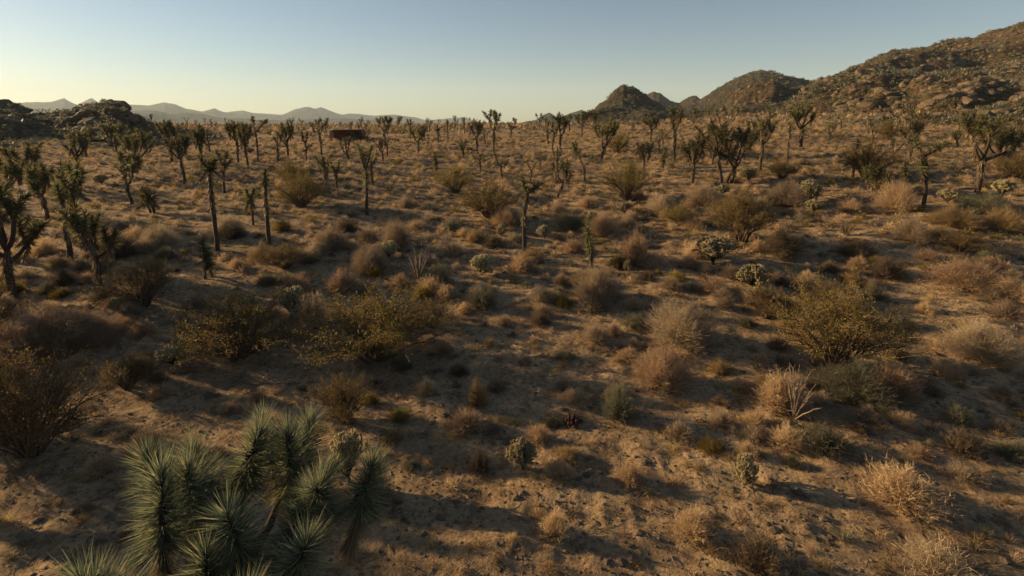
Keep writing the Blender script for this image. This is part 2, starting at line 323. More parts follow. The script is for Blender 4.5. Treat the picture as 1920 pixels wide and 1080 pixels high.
# ------------------------------------------------------------------ plants: prototypes
def joshua(seed, H, W=2.0, arms=3, levels=2, tf=.5, lean=(0, 0), tr=.11, rl=.68, nb=170, bl=.33, bw=.042, bottle=False, mat='spike', spread=.95, stems=1, tips_px=None, k=7, curve=0.0):
    rs = np.random.RandomState(seed); paths = []; tips = []
    def path(p, d, L, upbias, n=5):
        pts = [p]
        for _ in range(n):
            d = nrm(d + np.array([0, 0, upbias]) + rs.normal(size=3)*.07); pts.append(pts[-1] + d*L/n)
        return np.array(pts), d
    def grow(p, d, L, r, lv):
        pts, d2 = path(p, d, L, .24 if rs.rand() < .7 else rs.uniform(.0, .14)); r1 = r*.66; paths.append((pts, r, r1))
        if lv <= 0: tips.append((pts[-1], d2, L)); return
        nb_ = 2 + (rs.rand() < .45)
        ph = rs.rand()*6.28
        for q in range(nb_):
            a = ph + q*2*math.pi/nb_ + rs.normal()*.3
            nd_ = nrm(d2*.75 + spread*np.array([math.cos(a), math.sin(a), .15]))
            grow(pts[-1], nd_, L*rs.uniform(.6, .95), r1*.9, lv-1 if rs.rand() > .12 else 0)
    for s_ in range(stems):
        off = np.array([rs.normal()*.22, rs.normal()*.22, 0]) if stems > 1 else np.zeros(3)
        d0 = nrm(np.array([lean[0], lean[1], 1.0]) + (np.array([*rs.normal(size=2)*.25, 0]) if stems > 1 else 0))
        n = 8; hh = H*tf*(rs.uniform(.8, 1.15) if stems > 1 else 1)
        tt = np.linspace(0, 1, n); cv = np.array([curve*H, 0, 0])
        pts = off + d0*(tt[:, None]*hh) + cv*(4*tt*(1-tt))[:, None] + np.cumsum(rs.normal(size=(n, 3))*.02*H/3*np.array([1, 1, 0]), 0)*(tt[:, None])
        pts[0][2] = -.35
        paths.append((pts, tr*1.25, tr*.8))
        dt = nrm(pts[-1]-pts[-2])
        if bottle or arms == 1:
            q, d2 = path(pts[-1], dt, H*(1-tf)-.15, .1); paths.append((q, tr*.8, tr*.6)); tips.append((q[-1], d2, H*(1-tf)))
        else:
            ph = rs.rand()*6.28
            for q in range(arms):
                a = ph + q*2*math.pi/arms + rs.normal()*.3
                nd_ = nrm(dt*.6 + spread*1.15*np.array([math.cos(a), math.sin(a), .1*rs.normal()]))
                st = pts[-1] if q < 2 or stems > 1 else pts[-1-int(rs.randint(0, 3))]
                grow(st, nd_, H*(1-tf)*.5, tr*.75, levels-1)
    # fit height and width
    tp = np.array([t[0] for t in tips]); top = tp[:, 2].max() + .2
    base = H*tf
    sz = (H - base)/max(top - base, .1)
    ax = tp[:, :2].mean(0); half = max(np.abs(tp[:, :2]-ax).max() + .22, .05); sx = min(max(W/2/half, .35), 2.2) if not bottle and arms > 1 else 1
    def fx(P):
        P = P.copy(); m = np.clip((P[:, 2]-base*.8)/(base*.2+.01), 0, 1)
        P[:, 2] = np.where(P[:, 2] > base, base + (P[:, 2]-base)*sz, P[:, 2])
        P[:, :2] = P[:, :2]*(1-m[:, None]) + (ax + (P[:, :2]-ax)*(sx if sx < 1 else 1+(sx-1)))*m[:, None] if arms > 1 and not bottle else P[:, :2]
        return P
    tb, cb, db = B(), B(), B()
    for P, r0, r1 in paths:
        tube(tb, fx(P), .82*np.linspace(r0, r1, len(P))*(1+rs.normal(size=len(P))*.05), k)
    for P, r0, r1 in paths:
        if P[0][2] > -.2: continue
        q = fx(P); n2 = int(110*min(H/3, 1.6)); t = rs.uniform(.5, 1, n2)*(len(q)-1.001); i0 = t.astype(int); pp = q[i0] + (q[i0+1]-q[i0])*(t-i0)[:, None]
        ph = rs.rand(n2)*6.283; D = np.stack([np.cos(ph), np.sin(ph), -1.5-rs.rand(n2)], 1)
        blades(db, pp + D*np.array([1, 1, 0])*tr*.6, D, bl*rs.uniform(.5, 1.0, n2), bw*1.1, rs)
    for p, d, L in tips:
        p = fx(p[None])[0]; Lr = rl*rs.uniform(.8, 1.2) if not bottle else H*.62
        n = int(nb*(Lr/rl)*rs.uniform(.85, 1.15)) if not bottle else int(nb*Lr*2.2)
        t = rs.rand(n)**.8; ang = np.radians(12 + 95*t**.7 + rs.normal(size=n)*10)
        if bottle: ang = np.radians(12+np.minimum(100*t*3.0, 75) + rs.normal(size=n)*14 + 35*t)
        A = nrm(np.cross(d, [.3, .8, .1])); C = np.cross(d, A); ph = rs.rand(n)*6.283
        D = np.cos(ang)[:, None]*d + np.sin(ang)[:, None]*(np.cos(ph)[:, None]*A + np.sin(ph)[:, None]*C)
        ll = bl*rs.uniform(.7, 1.15, n)
        blades(cb, p + d*.06 - d*(t*Lr)[:, None] + D*.02, D, ll, bw, rs, bend=np.array([0, 0, -1.])*(ll*.06)[:, None], seg=1)
        n2 = int(n*(.75 if not bottle else .25)); t = rs.rand(n2); Ld = min(.55, L)
        ang = np.radians(150 + rs.normal(size=n2)*13); ph = rs.rand(n2)*6.283
        D = np.cos(ang)[:, None]*d + np.sin(ang)[:, None]*(np.cos(ph)[:, None]*A + np.sin(ph)[:, None]*C) + np.array([0, 0, -.35])
        blades(db, p - d*(Lr*.85 + t*Ld)[:, None], D, bl*rs.uniform(.6, 1, n2), bw*.9, rs)
    return dict(trunk=tb.mesh('trunk', M['bark'], True), crown=cb.mesh('crown', M[mat]), dead_leaves=db.mesh('dead_leaves', M['dead']))
def dry(seed, R, Hh, mat, n=520, w=.0075, tw=8, vase=.5, curl=.3):
    rs = np.random.RandomState(seed); b = B()
    ph = rs.rand(n)*6.283; el = np.arccos(np.clip(rs.rand(n)**.8*1.0, 0, 1))     # angle from vertical
    el = np.radians(90)*rs.rand(n)**.75
    lob = 1 + .18*np.sin(3*ph+seed) + .12*np.sin(5*ph+seed*2) + rs.normal(size=n)*.10
    tip = np.stack([R*np.sin(el)*np.cos(ph)*lob, R*np.sin(el)*np.sin(ph)*lob, Hh*np.cos(el)*lob+.03], 1)
    base = np.stack([R*.25*np.cos(ph)*rs.rand(n), R*.25*np.sin(ph)*rs.rand(n), np.zeros(n)-.03], 1)
    v = tip-base; L = np.linalg.norm(v, axis=1)
    D = nrm(v) + np.array([0, 0, vase])*rs.rand(n)[:, None]; D = nrm(D); bend = v - D*L[:, None]
    blades(b, base, D, L, w*1.3, rs, bend, 2)
    t = rs.uniform(.4, 1.0, (n, tw)); 
    P = base[:, None] + D[:, None]*(L[:, None]*t)[..., None] + bend[:, None]*(t**2)[..., None]
    P = P.reshape(-1, 3); D2 = nrm(np.repeat(D, tw, 0) + rs.normal(size=(n*tw, 3))*.75)
    D2[:, 2] = np.abs(D2[:, 2])*.8
    blades(b, P, D2, R*.26*rs.uniform(.5, 1.2, n*tw), w, rs, rs.normal(size=(n*tw, 3))*R*.04*curl, 1)
    return b.mesh('dry_shrub', M[mat])
def creosote(seed, R, Hh, mat='creo', stems=60, leaves=15000, ls=.021):
    rs = np.random.RandomState(seed); sb, lb = B(), B(); LP = []
    for s in range(stems):
        ph = rs.rand()*6.283; el = math.radians(78)*rs.rand()**.7; L = rs.uniform(.75, 1.08)
        tip = np.array([R*math.sin(el)*math.cos(ph), R*math.sin(el)*math.sin(ph), Hh*(.25+.75*math.cos(el))])*L*(1+.1*math.sin(3*ph+seed))
        b0 = np.array([math.cos(ph), math.sin(ph), 0])*R*.1*rs.rand() - np.array([0, 0, .05])
        tt = np.linspace(0, 1, 6)[:, None]; mid = b0 + (tip-b0)*tt + np.array([0, 0, 1])*Hh*.14*(4*tt*(1-tt)) + rs.normal(size=(6, 3))*.02
        tube(sb, mid, np.linspace(.014, .004, 6), 3)
        for q in range(7):
            t = rs.uniform(.3, 1); i0 = min(int(t*5), 4); p = mid[i0] + (mid[i0+1]-mid[i0])*(t*5-i0)
            d = nrm(nrm(tip-b0) + rs.normal(size=3)*.65); d[2] = abs(d[2])*.6+.1; l = R*.38*rs.uniform(.5, 1.1)
            q2 = np.stack([p, p+d*l*.5+rs.normal(size=3)*.015, p+d*l]); tube(sb, q2, np.array([.006, .004, .002]), 3)
            LP.append((p, p+d*l))
        LP.append((mid[3], tip)); 
    A = np.array([a for a, _ in LP]); C = np.array([c for _, c in LP])
    i = rs.randint(0, len(A), leaves); t = rs.rand(leaves)**.7
    P = A[i] + (C[i]-A[i])*t[:, None] + rs.normal(size=(leaves, 3))*R*.028
    P[:, 2] = np.maximum(P[:, 2], .04)
    blades(lb, P, rdir(leaves, rs)+np.array([0, 0, .4]), ls*rs.uniform(.7, 1.4, leaves), ls*.6, rs)
    return dict(stems=sb.mesh('stems', M['stem']), foliage=lb.mesh('foliage', M[mat]))
def cholla(seed, R, Hh, joints=70, jl=.13, jr=.032, ns=34, low=.14):
    rs = np.random.RandomState(seed); tb, jb, spb = B(), B(), B()
    top = np.array([rs.normal()*.04, rs.normal()*.04, Hh*low])
    tube(tb, np.array([[0, 0, -.1], top*.5+rs.normal(size=3)*.01, top]), np.array([.05, .042, .034])*max(R, .4)*1.6, 7)
    ends = []
    for s in range(13):
        ph = s*2.4+rs.rand(); el = math.radians(rs.uniform(10, 80))
        tip = top + np.array([R*.6*math.sin(el)*math.cos(ph), R*.6*math.sin(el)*math.sin(ph), (Hh-top[2])*.6*math.cos(el)+.02])
        m = (top+tip)/2 + np.array([0, 0, -.02]); tube(tb, np.stack([top*.8, m, tip]), np.array([.035, .028, .022])*max(R, .4)*1.5, 5); ends.append(tip); ends.append(m)
    pts = list(ends); 
    for q in range(joints):
        p = pts[rs.randint(0, len(pts))] if rs.rand() < .75 else pts[-1]
        out = nrm(p - top*.6 + 1e-3); d = nrm(out*.6 + rs.normal(size=3)*.55 + np.array([0, 0, .35])); l = jl*rs.uniform(.7, 1.3)
        e = p + d*l
        g = (np.hypot(e[0], e[1])/R)**2 + ((e[2]-Hh*.40)/(Hh*.60))**2
        if g > 1.05 or e[2] < Hh*.07: continue
        tt = np.array([0, .25, .6, .9, 1.0]); tube(jb, p + d*(tt*l)[:, None], np.array([.55, 1, 1, .8, .3])*jr, 6)
        pts.append(e)
        n = ns; t = rs.rand(n); r_ = nrm(np.cross(d, rs.normal(size=(n, 3)))); D = nrm(r_ + d*rs.uniform(-.2, .9, n)[:, None])
        blades(spb, p + d*(t*l)[:, None] + r_*jr*.7, D, jr*rs.uniform(1.0, 2.4, n), jr*.24, rs)
    return dict(trunk=tb.mesh('trunk', M['chtrunk'], True), joints=jb.mesh('joints', M['joint'], True), spines=spb.mesh('spines', M['spine']))
def barebush(seed, R, Hh, mat, n=26):
    rs = np.random.RandomState(seed); b = B(); fb = B()
    for s in range(n):
        ph = rs.rand()*6.283; el = math.radians(70)*rs.rand()
        tip = np.array([R*math.sin(el)*math.cos(ph), R*math.sin(el)*math.sin(ph), Hh*math.cos(el*.85)])*rs.uniform(.7, 1.05)
        tt = np.linspace(0, 1, 6)[:, None]; P = tip*tt + np.array([0, 0, 1])*Hh*.05*(4*tt*(1-tt)) + rs.normal(size=(6, 3))*.012*tt - np.array([0, 0, .04])*(1-tt)
        tube(b, P, np.linspace(.02, .006, 6)*max(R, .5)*1.3, 4)
        for q in range(4):
            i = rs.randint(2, 6); d = nrm(nrm(tip)+rs.normal(size=3)*.5); l = R*.25*rs.uniform(.5, 1)
            tube(b, np.stack([P[i], P[i]+d*l*.5, P[i]+d*l]), np.array([.008, .006, .004])*max(R, .5), 3)
    return b.mesh('bare_shrub', M[mat])
def tuft(seed, R, Hh, mat, n=90, w=.008):
    rs = np.random.RandomState(seed); b = B(); ph = rs.rand(n)*6.283; el = np.radians(75)*rs.rand(n)**.8
    D = np.stack([np.sin(el)*np.cos(ph), np.sin(el)*np.sin(ph), np.cos(el)], 1); P = rs.normal(size=(n, 3))*R*.25; P[:, 2] = -.02
    L = np.where(True, R*np.sin(el)+Hh*np.cos(el), 0)*rs.uniform(.6, 1.1, n)
    blades(b, P, D, L, w, rs, np.stack([rs.normal(size=n)*.15, rs.normal(size=n)*.15, -.18*np.ones(n)], 1)*L[:, None], 2)
    return b.mesh('grass_tuft', M[mat])
def rock(seed, sub=3, ang=1.0):
    import bmesh
    rs = np.random.RandomState(seed); bm = bmesh.new(); bmesh.ops.create_icosphere(bm, subdivisions=sub, radius=1)
    V = np.array([v.co[:] for v in bm.verts]); Fc = np.array([[v.index for v in f.verts] for f in bm.faces]); bm.free()
    for _ in range(int(9*ang)):
        d = rdir(1, rs)[0]; h = rs.uniform(.45, .85); s = V@d; V = V - np.maximum(s-h, 0)[:, None]*d*.85
    V = V*(1+.10*(np.stack([fbm(V[:, 0]*2+seed, V[:, 1]*2+V[:, 2], 3, seed)]*3, 1)))
    V = V*np.array([1, rs.uniform(.7, 1), rs.uniform(.55, .85)]); return V, Fc
# ------------------------------------------------------------------ placement helpers
LAND = []          # (px, py, phrase)
def spot(px, py):
    x, y, z = hit(px, py); return x, y, z, y*cp - (z-CH)*sp
def compose(kind, protos, loc, rot, scale, order=None):
    r = bpy.data.objects.new(kind, None); COL.objects.link(r)
    r.location = loc; r.rotation_euler = (0, 0, rot); r.scale = (scale,)*3 if not hasattr(scale, '__len__') else scale
    r.empty_display_size = .2
    for nm, me in protos.items(): obj(nm, me, r)
    return r
GT = 'joshua trees scattered over the desert'
# px, base y, top y, crown width px, options, label, landmark phrase
TREES = [
 (985, 470, 318, 50, dict(arms=2, levels=1, tf=.72, tr=.095, seed=1, curve=-.035, lean=(.03, 0)), 'slim joshua tree with one small fuzzy head standing alone in the centre', 'the lone slim centre tree'),
 (1040, 380, 298, 58, dict(arms=3, levels=2, tf=.5, lean=(.38, 0), tr=.085, seed=2, rl=.3, nb=70), 'dark joshua tree leaning right behind the lone slim centre tree', 'the right-leaning dark tree'),
 (1050, 291, 210, 30, dict(arms=3, levels=2, tf=.5, tr=.09, seed=3), 'upright compact joshua tree crossing the skyline right of centre', 'the upright skyline tree right of centre'),
 (926, 287, 206, 40, dict(arms=3, levels=2, tf=.5, tr=.10, seed=4), 'tall club-headed joshua tree silhouetted on the pale sky left of centre', 'the tall club-headed tree'),
 (895, 291, 224, 36, dict(arms=4, levels=2, tf=.5, tr=.08, seed=5, mat='palespike'), 'greyish dead-looking joshua tree just left of the tall club-headed tree', 'the greyish tree'),
 (1091, 257, 206, 34, dict(arms=4, levels=2, tf=.5, tr=.11, seed=6), 'dense round-crowned joshua tree left of the cone-shaped hill', 'the round-crowned tree by the cone hill'),
 (1128, 300, 220, 66, dict(arms=5, levels=2, tf=.36, tr=.14, seed=7, lean=(.1, 0), nb=170), 'bulky dark joshua tree with a low drooping arm before the cone hill', 'the bulky droop-armed tree'),
 (1220, 264, 214, 44, dict(arms=4, levels=2, tf=.45, tr=.12, seed=8), 'flat-topped joshua tree in front of the far blue peak', 'the flat-topped tree'),
 (1264, 300, 198, 38, dict(arms=3, levels=2, tf=.5, tr=.095, seed=9, spread=.42, lean=(.02, 0)), 'tall narrow v-shaped joshua tree at right centre', 'the narrow v-shaped tree'),
 (1298, 348, 250, 70, dict(arms=4, levels=2, tf=.42, tr=.12, seed=10, nb=170), 'sturdy joshua tree with a side branch left of the many-stemmed tree', 'the side-branched tree'),
 (1360, 342, 224, 105, dict(arms=3, levels=2, tf=.38, tr=.12, seed=11, stems=3, nb=170), 'largest many-stemmed joshua tree of the right-centre cluster', 'the many-stemmed tree'),
 (1425, 319, 222, 58, dict(arms=4, levels=2, tf=.5, tr=.12, seed=12, nb=160), 'forked joshua tree just right of the many-stemmed tree', 'the forked tree'),
 (1350, 262, 196, 74, dict(arms=4, levels=2, tf=.35, tr=.08, seed=13, rl=.35, nb=80), 'spindly wide joshua tree rising behind the many-stemmed tree', 'the spindly wide tree'),
 (1441, 240, 192, 26, dict(arms=3, levels=1, tf=.6, tr=.10, seed=14), 'small joshua tree in front of the dark hollow between the hills', 'the tree before the dark hollow'),
 (1476, 305, 228, 14, dict(arms=1, tf=.75, tr=.06, seed=15), 'thin pole-like joshua tree left of the broad candelabra tree', 'the thin pole tree'),
 (1501, 275, 190, 62, dict(arms=5, levels=2, tf=.42, tr=.16, seed=16, nb=170), 'broad candelabra joshua tree against the shaded hollow', 'the broad candelabra tree'),
 (1207, 320, 262, 38, dict(arms=3, levels=2, tf=.5, tr=.07, seed=17, mat='palespike'), 'small pale grey-headed joshua tree below the flat-topped tree', 'the pale grey-headed tree'),
 (1243, 316, 275, 14, dict(bottle=True, tf=.5, tr=.07, seed=18), 'short unbranched young joshua tree left of the narrow v-shaped tree', 'the short young tree'),
 (1598, 332, 252, 46, dict(arms=3, levels=1, tf=.6, tr=.10, seed=19, mat='palespike', lean=(.05, 0)), 'shaded joshua tree with bent pale crown near the right third', 'the shaded bent-crown tree'),
 (1657, 250, 213, 26, dict(arms=3, levels=1, tf=.55, tr=.07, seed=20), 'tiny forked joshua tree on the slope under the rocky ridge', 'the tiny slope tree'),
 (1706, 296, 222, 48, dict(arms=5, levels=2, tf=.4, tr=.10, seed=21, mat='palespike'), 'brown fuzzy joshua tree standing behind the bowed tree on the right', 'the brown fuzzy tree'),
 (1730, 390, 240, 60, dict(arms=3, levels=1, tf=.66, tr=.10, seed=22, lean=(-.14, 0), curve=.04), 'tall joshua tree with a bowed dark trunk on the right', 'the bowed trunk tree'),
 (1832, 363, 208, 100, dict(arms=5, levels=2, tf=.46, tr=.14, seed=23, nb=190, rl=.6), 'large wide-crowned joshua tree nearest the right edge', 'the wide-crowned right tree'),
 (1692, 355, 300, 18, dict(bottle=True, tf=.4, tr=.10, seed=24), 'stubby dark young joshua tree left of the bowed trunk tree', 'the stubby dark tree'),
 (1645, 366, 300, 66, dict(arms=2, levels=1, tf=.55, tr=.06, seed=25, stems=4, nb=150), 'clump of young joshua stems with pale bare lower trunks on the right', 'the pale-stemmed clump'),
 (505, 460, 312, 26, dict(arms=1, tf=.82, tr=.1, seed=26, nb=170), 'tall thin single-headed joshua tree in the sunlit left part', 'the tall single-headed left tree'),
 (688, 403, 262, 34, dict(arms=3, levels=1, tf=.62, tr=.1, seed=27), 'slender short-armed joshua tree between the left edge and centre', 'the slender short-armed tree'),
 (484, 300, 214, 46, dict(arms=3, levels=1, tf=.6, tr=.07, seed=28, rl=.35), 'lanky joshua tree with separate small heads on the left skyline', 'the lanky skyline tree'),
 (540, 292, 227, 52, dict(arms=5, levels=2, tf=.45, tr=.11, seed=29), 'dense umbrella-crowned joshua tree below the left blue mountain', 'the umbrella-crowned tree'),
 (603, 291, 220, 44, dict(arms=4, levels=2, tf=.55, tr=.08, seed=30, rl=.35, nb=80), 'open-armed joshua tree standing left of the rusty shed', 'the open-armed tree by the shed'),
 (722, 273, 216, 40, dict(arms=4, levels=2, tf=.5, tr=.11, seed=31), 'full-crowned joshua tree right of the rusty shed', 'the full-crowned tree right of the shed'),
 (784, 290, 232, 40, dict(arms=4, levels=2, tf=.45, tr=.09, seed=32), 'mid-sized joshua tree with slanting limbs left of the tiny pole trees', 'the slanting-limbed tree'),
 (770, 262, 220, 22, dict(arms=2, levels=1, tf=.6, tr=.09, seed=33), 'y-shaped joshua tree on the skyline behind the slanting-limbed one', 'the y-shaped skyline tree'),
 (822, 270, 231, 22, dict(arms=3, levels=1, tf=.65, tr=.07, seed=34), 'small mushroom-shaped joshua tree on the skyline left of centre', 'the mushroom-shaped tree'),
 (840, 268, 226, 9, dict(arms=1, tf=.85, tr=.06, seed=35, rl=.35), 'very thin pole joshua tree right of the mushroom-shaped one', 'the very thin pole tree'),
 (871, 252, 221, 9, dict(arms=1, tf=.8, tr=.07, seed=36, rl=.4), 'tiny single pole joshua tree on the skyline left of the greyish tree', 'the tiny skyline pole'),
 (1012, 245, 211, 20, dict(arms=3, levels=1, tf=.6, tr=.08, seed=37, rl=.3), 'faint small joshua tree before the low blue hills right of centre', 'the faint small tree'),
 (958, 258, 226, 26, dict(arms=4, levels=1, tf=.4, tr=.09, seed=38), 'low leafy joshua tree just right of the tall club-headed tree', 'the low leafy tree'),
 (408, 470, 280, 32, dict(arms=2, levels=1, tf=.78, tr=.1, seed=39, nb=150), 'very tall thin joshua tree right of the twin-trunk tree on the left', 'the very tall thin tree'),
 (385, 523, 440, 14, dict(bottle=True, tf=.5, tr=.05, seed=40), 'thin young joshua pole low in the left part of the picture', 'the thin young pole'),
 (291, 400, 343, 34, dict(arms=2, levels=1, tf=.6, tr=.07, seed=41, stems=2), 'small twin-trunk joshua tree in the left part', 'the twin-trunk tree'),
 (186, 542, 370, 84, dict(arms=4, levels=2, tf=.5, tr=.10, seed=42, nb=150), 'shaded joshua tree with spreading crown near the left edge', 'the spreading shaded tree'),
 (133, 490, 300, 95, dict(arms=4, levels=2, tf=.45, tr=.11, seed=43, nb=150), 'dark joshua tree with rising limbs second from the left edge', 'the dark rising-limbed tree'),
 (25, 560, 330, 120, dict(arms=5, levels=2, tf=.42, tr=.14, seed=44, nb=170), 'nearest dark joshua tree touching the left edge', 'the dark left-edge tree'),
 (475, 422, 345, 22, dict(arms=2, levels=1, tf=.7, tr=.06, seed=45), 'small slim joshua tree left of the tall single-headed tree', 'the small slim tree'),
 (421, 362, 272, 34, dict(arms=3, levels=1, tf=.6, tr=.08, seed=46), 'brown-lit joshua tree behind the very tall thin tree', 'the brown-lit tree'),
 (1109, 503, 415, 30, dict(bottle=True, tf=.45, tr=.055, seed=48, nb=150), 'bottle-brush young joshua tree alone below right of the centre', 'the bottle-brush young tree'),
 (60, 345, 262, 70, dict(arms=4, levels=2, tf=.4, tr=.11, seed=49), 'dark joshua tree under the left end of the rocky butte', 'the dark tree under the butte end'),
 (148, 330, 245, 50, dict(arms=4, levels=2, tf=.5, tr=.10, seed=50), 'joshua tree at the foot of the butte saddle', 'the butte saddle tree'),
 (219, 287, 226, 44, dict(arms=4, levels=2, tf=.5, tr=.09, seed=51), 'joshua tree right under the blocky top of the butte', 'the tree under the butte top'),
 (262, 318, 240, 58, dict(arms=5, levels=2, tf=.4, tr=.12, seed=52), 'leafy joshua tree at the right foot of the butte', 'the leafy butte-foot tree'),
 (322, 305, 224, 52, dict(arms=5, levels=2, tf=.45, tr=.12, seed=53, nb=170), 'dense joshua tree poking above the skyline right of the butte', 'the dense tree right of the butte'),
 (348, 345, 250, 44, dict(arms=4, levels=2, tf=.5, tr=.10, seed=54), 'olive joshua tree in the thicket right of the butte', 'the olive thicket tree'),
 (378, 318, 232, 34, dict(arms=4, levels=2, tf=.5, tr=.09, seed=55), 'stout joshua tree in the thicket before the blue mountains', 'the stout thicket tree'),
 (447, 305, 226, 38, dict(arms=4, levels=2, tf=.5, tr=.09, seed=56), 'two-tufted joshua tree left of the lanky skyline tree', 'the two-tufted tree'),
 (465, 312, 228, 30, dict(arms=4, levels=2, tf=.5, tr=.09, seed=57), 'club-topped joshua tree hard against the lanky skyline tree', 'the club-topped tree'),
 (575, 302, 240, 30, dict(arms=3, levels=1, tf=.55, tr=.07, seed=58), 'thin-armed joshua tree between the umbrella-crowned and open-armed trees', 'the thin-armed tree'),
 (632, 352, 298, 40, dict(arms=3, levels=1, tf=.55, tr=.07, seed=59), 'short joshua tree in front of the rusty shed', 'the short tree before the shed'),
 (610, 340, 285, 44, dict(arms=4, levels=1, tf=.5, tr=.08, seed=60), 'leafy short joshua tree below the open-armed tree', 'the leafy short tree'),
 (868, 300, 258, 24, dict(arms=3, levels=1, tf=.5, tr=.07, seed=61), 'small dim joshua tree below the tiny skyline pole', 'the small dim tree'),
 (818, 325, 282, 12, dict(bottle=True, tf=.5, tr=.05, seed=62), 'little young joshua stem below the mushroom-shaped tree', 'the little young stem'),
 (1180, 345, 300, 14, dict(bottle=True, tf=.4, tr=.05, seed=63), 'slight young joshua stem below the bulky droop-armed tree', 'the slight young stem'),
 (1868, 320, 232, 70, dict(arms=5, levels=2, tf=.35, tr=.12, seed=64), 'leafy dark joshua tree behind the wide-crowned right tree', 'the leafy tree at the right edge'),
 (1080, 300, 262, 22, dict(arms=3, levels=1, tf=.5, tr=.06, seed=65), 'small joshua tree between the upright skyline tree and the bulky one', 'the small in-between tree'),
 (1395, 300, 240, 40, dict(arms=4, levels=2, tf=.5, tr=.10, seed=66), 'dark joshua tree squeezed between the many-stemmed and forked trees', 'the squeezed dark tree'),
 (90, 420, 300, 60, dict(arms=4, levels=2, tf=.45, tr=.10, seed=67), 'shadowy joshua tree left of the dark rising-limbed tree', 'the shadowy left tree'),
 (20, 400, 290, 70, dict(arms=4, levels=2, tf=.45, tr=.10, seed=68), 'joshua tree in deep shade above the left-edge tree', 'the deep-shade tree'),
 (245, 345, 280, 46, dict(arms=4, levels=2, tf=.5, tr=.09, seed=69), 'joshua tree in half shade below the butte', 'the half-shade tree'),
]
tree_xy = []
for px, by, ty, wpx, o, lab, ph in TREES:
    o = dict(o); x, y, z, dep = spot(px, by)
    H = max((by-ty)*dep/F, 1.0)*1.0; W = wpx*dep/F*1.05; 
    if dep > 45: o['bw'] = .075; o['nb'] = int(o.get('nb', 170)*.6); o['k'] = 5
    if H > 4.2:
        g = min(H/4.2, 2.2); o['bl'] = .33*g**.8; o['rl'] = o.get('rl', .68)*g**.8; o['tr'] = o['tr']*g**.7; o['bw'] = o.get('bw', .042)*g**.5
    me = joshua(H=H, W=W, **o)
    tag(compose('joshua_tree', me, (x, y, z-.03), 0, 1), lab, 'tree', GT)
    LAND.append((px, by-(by-ty)*.15, ph)); tree_xy.append((x, y))
for n, (x, y, H) in enumerate(((-11.5, 8.4, 3.6), (-15.5, 11.0, 4.2), (-19, 15.5, 4.0), (-10.5, 5.2, 3.2), (-24, 21.5, 4.2))):
    tag(compose('joshua_tree', joshua(880+n, H, 2.8, arms=5, levels=2, tf=.4, tr=.13), (x, y, float(G(x, y))-.05), 0, 1), 'joshua trees beyond the left edge shading the sand', 'tree', GT)
# the big one in the lower left corner
fg = joshua(101, 2.72, 4.2, arms=7, levels=2, tf=.25, tr=.12, rl=.8, nb=1000, bl=.40, bw=.014, mat='bluespike', spread=.7, k=10)
tag(compose('joshua_tree', fg, (-3.6, 5.45, float(G(-3.6, 5.45))-.05), .6, 1), 'big blue-green spiky joshua tree filling the lower left corner', 'tree', GT)
LAND.append((430, 950, 'the big blue-green foreground tree')); tree_xy.append((-3.45, 6))
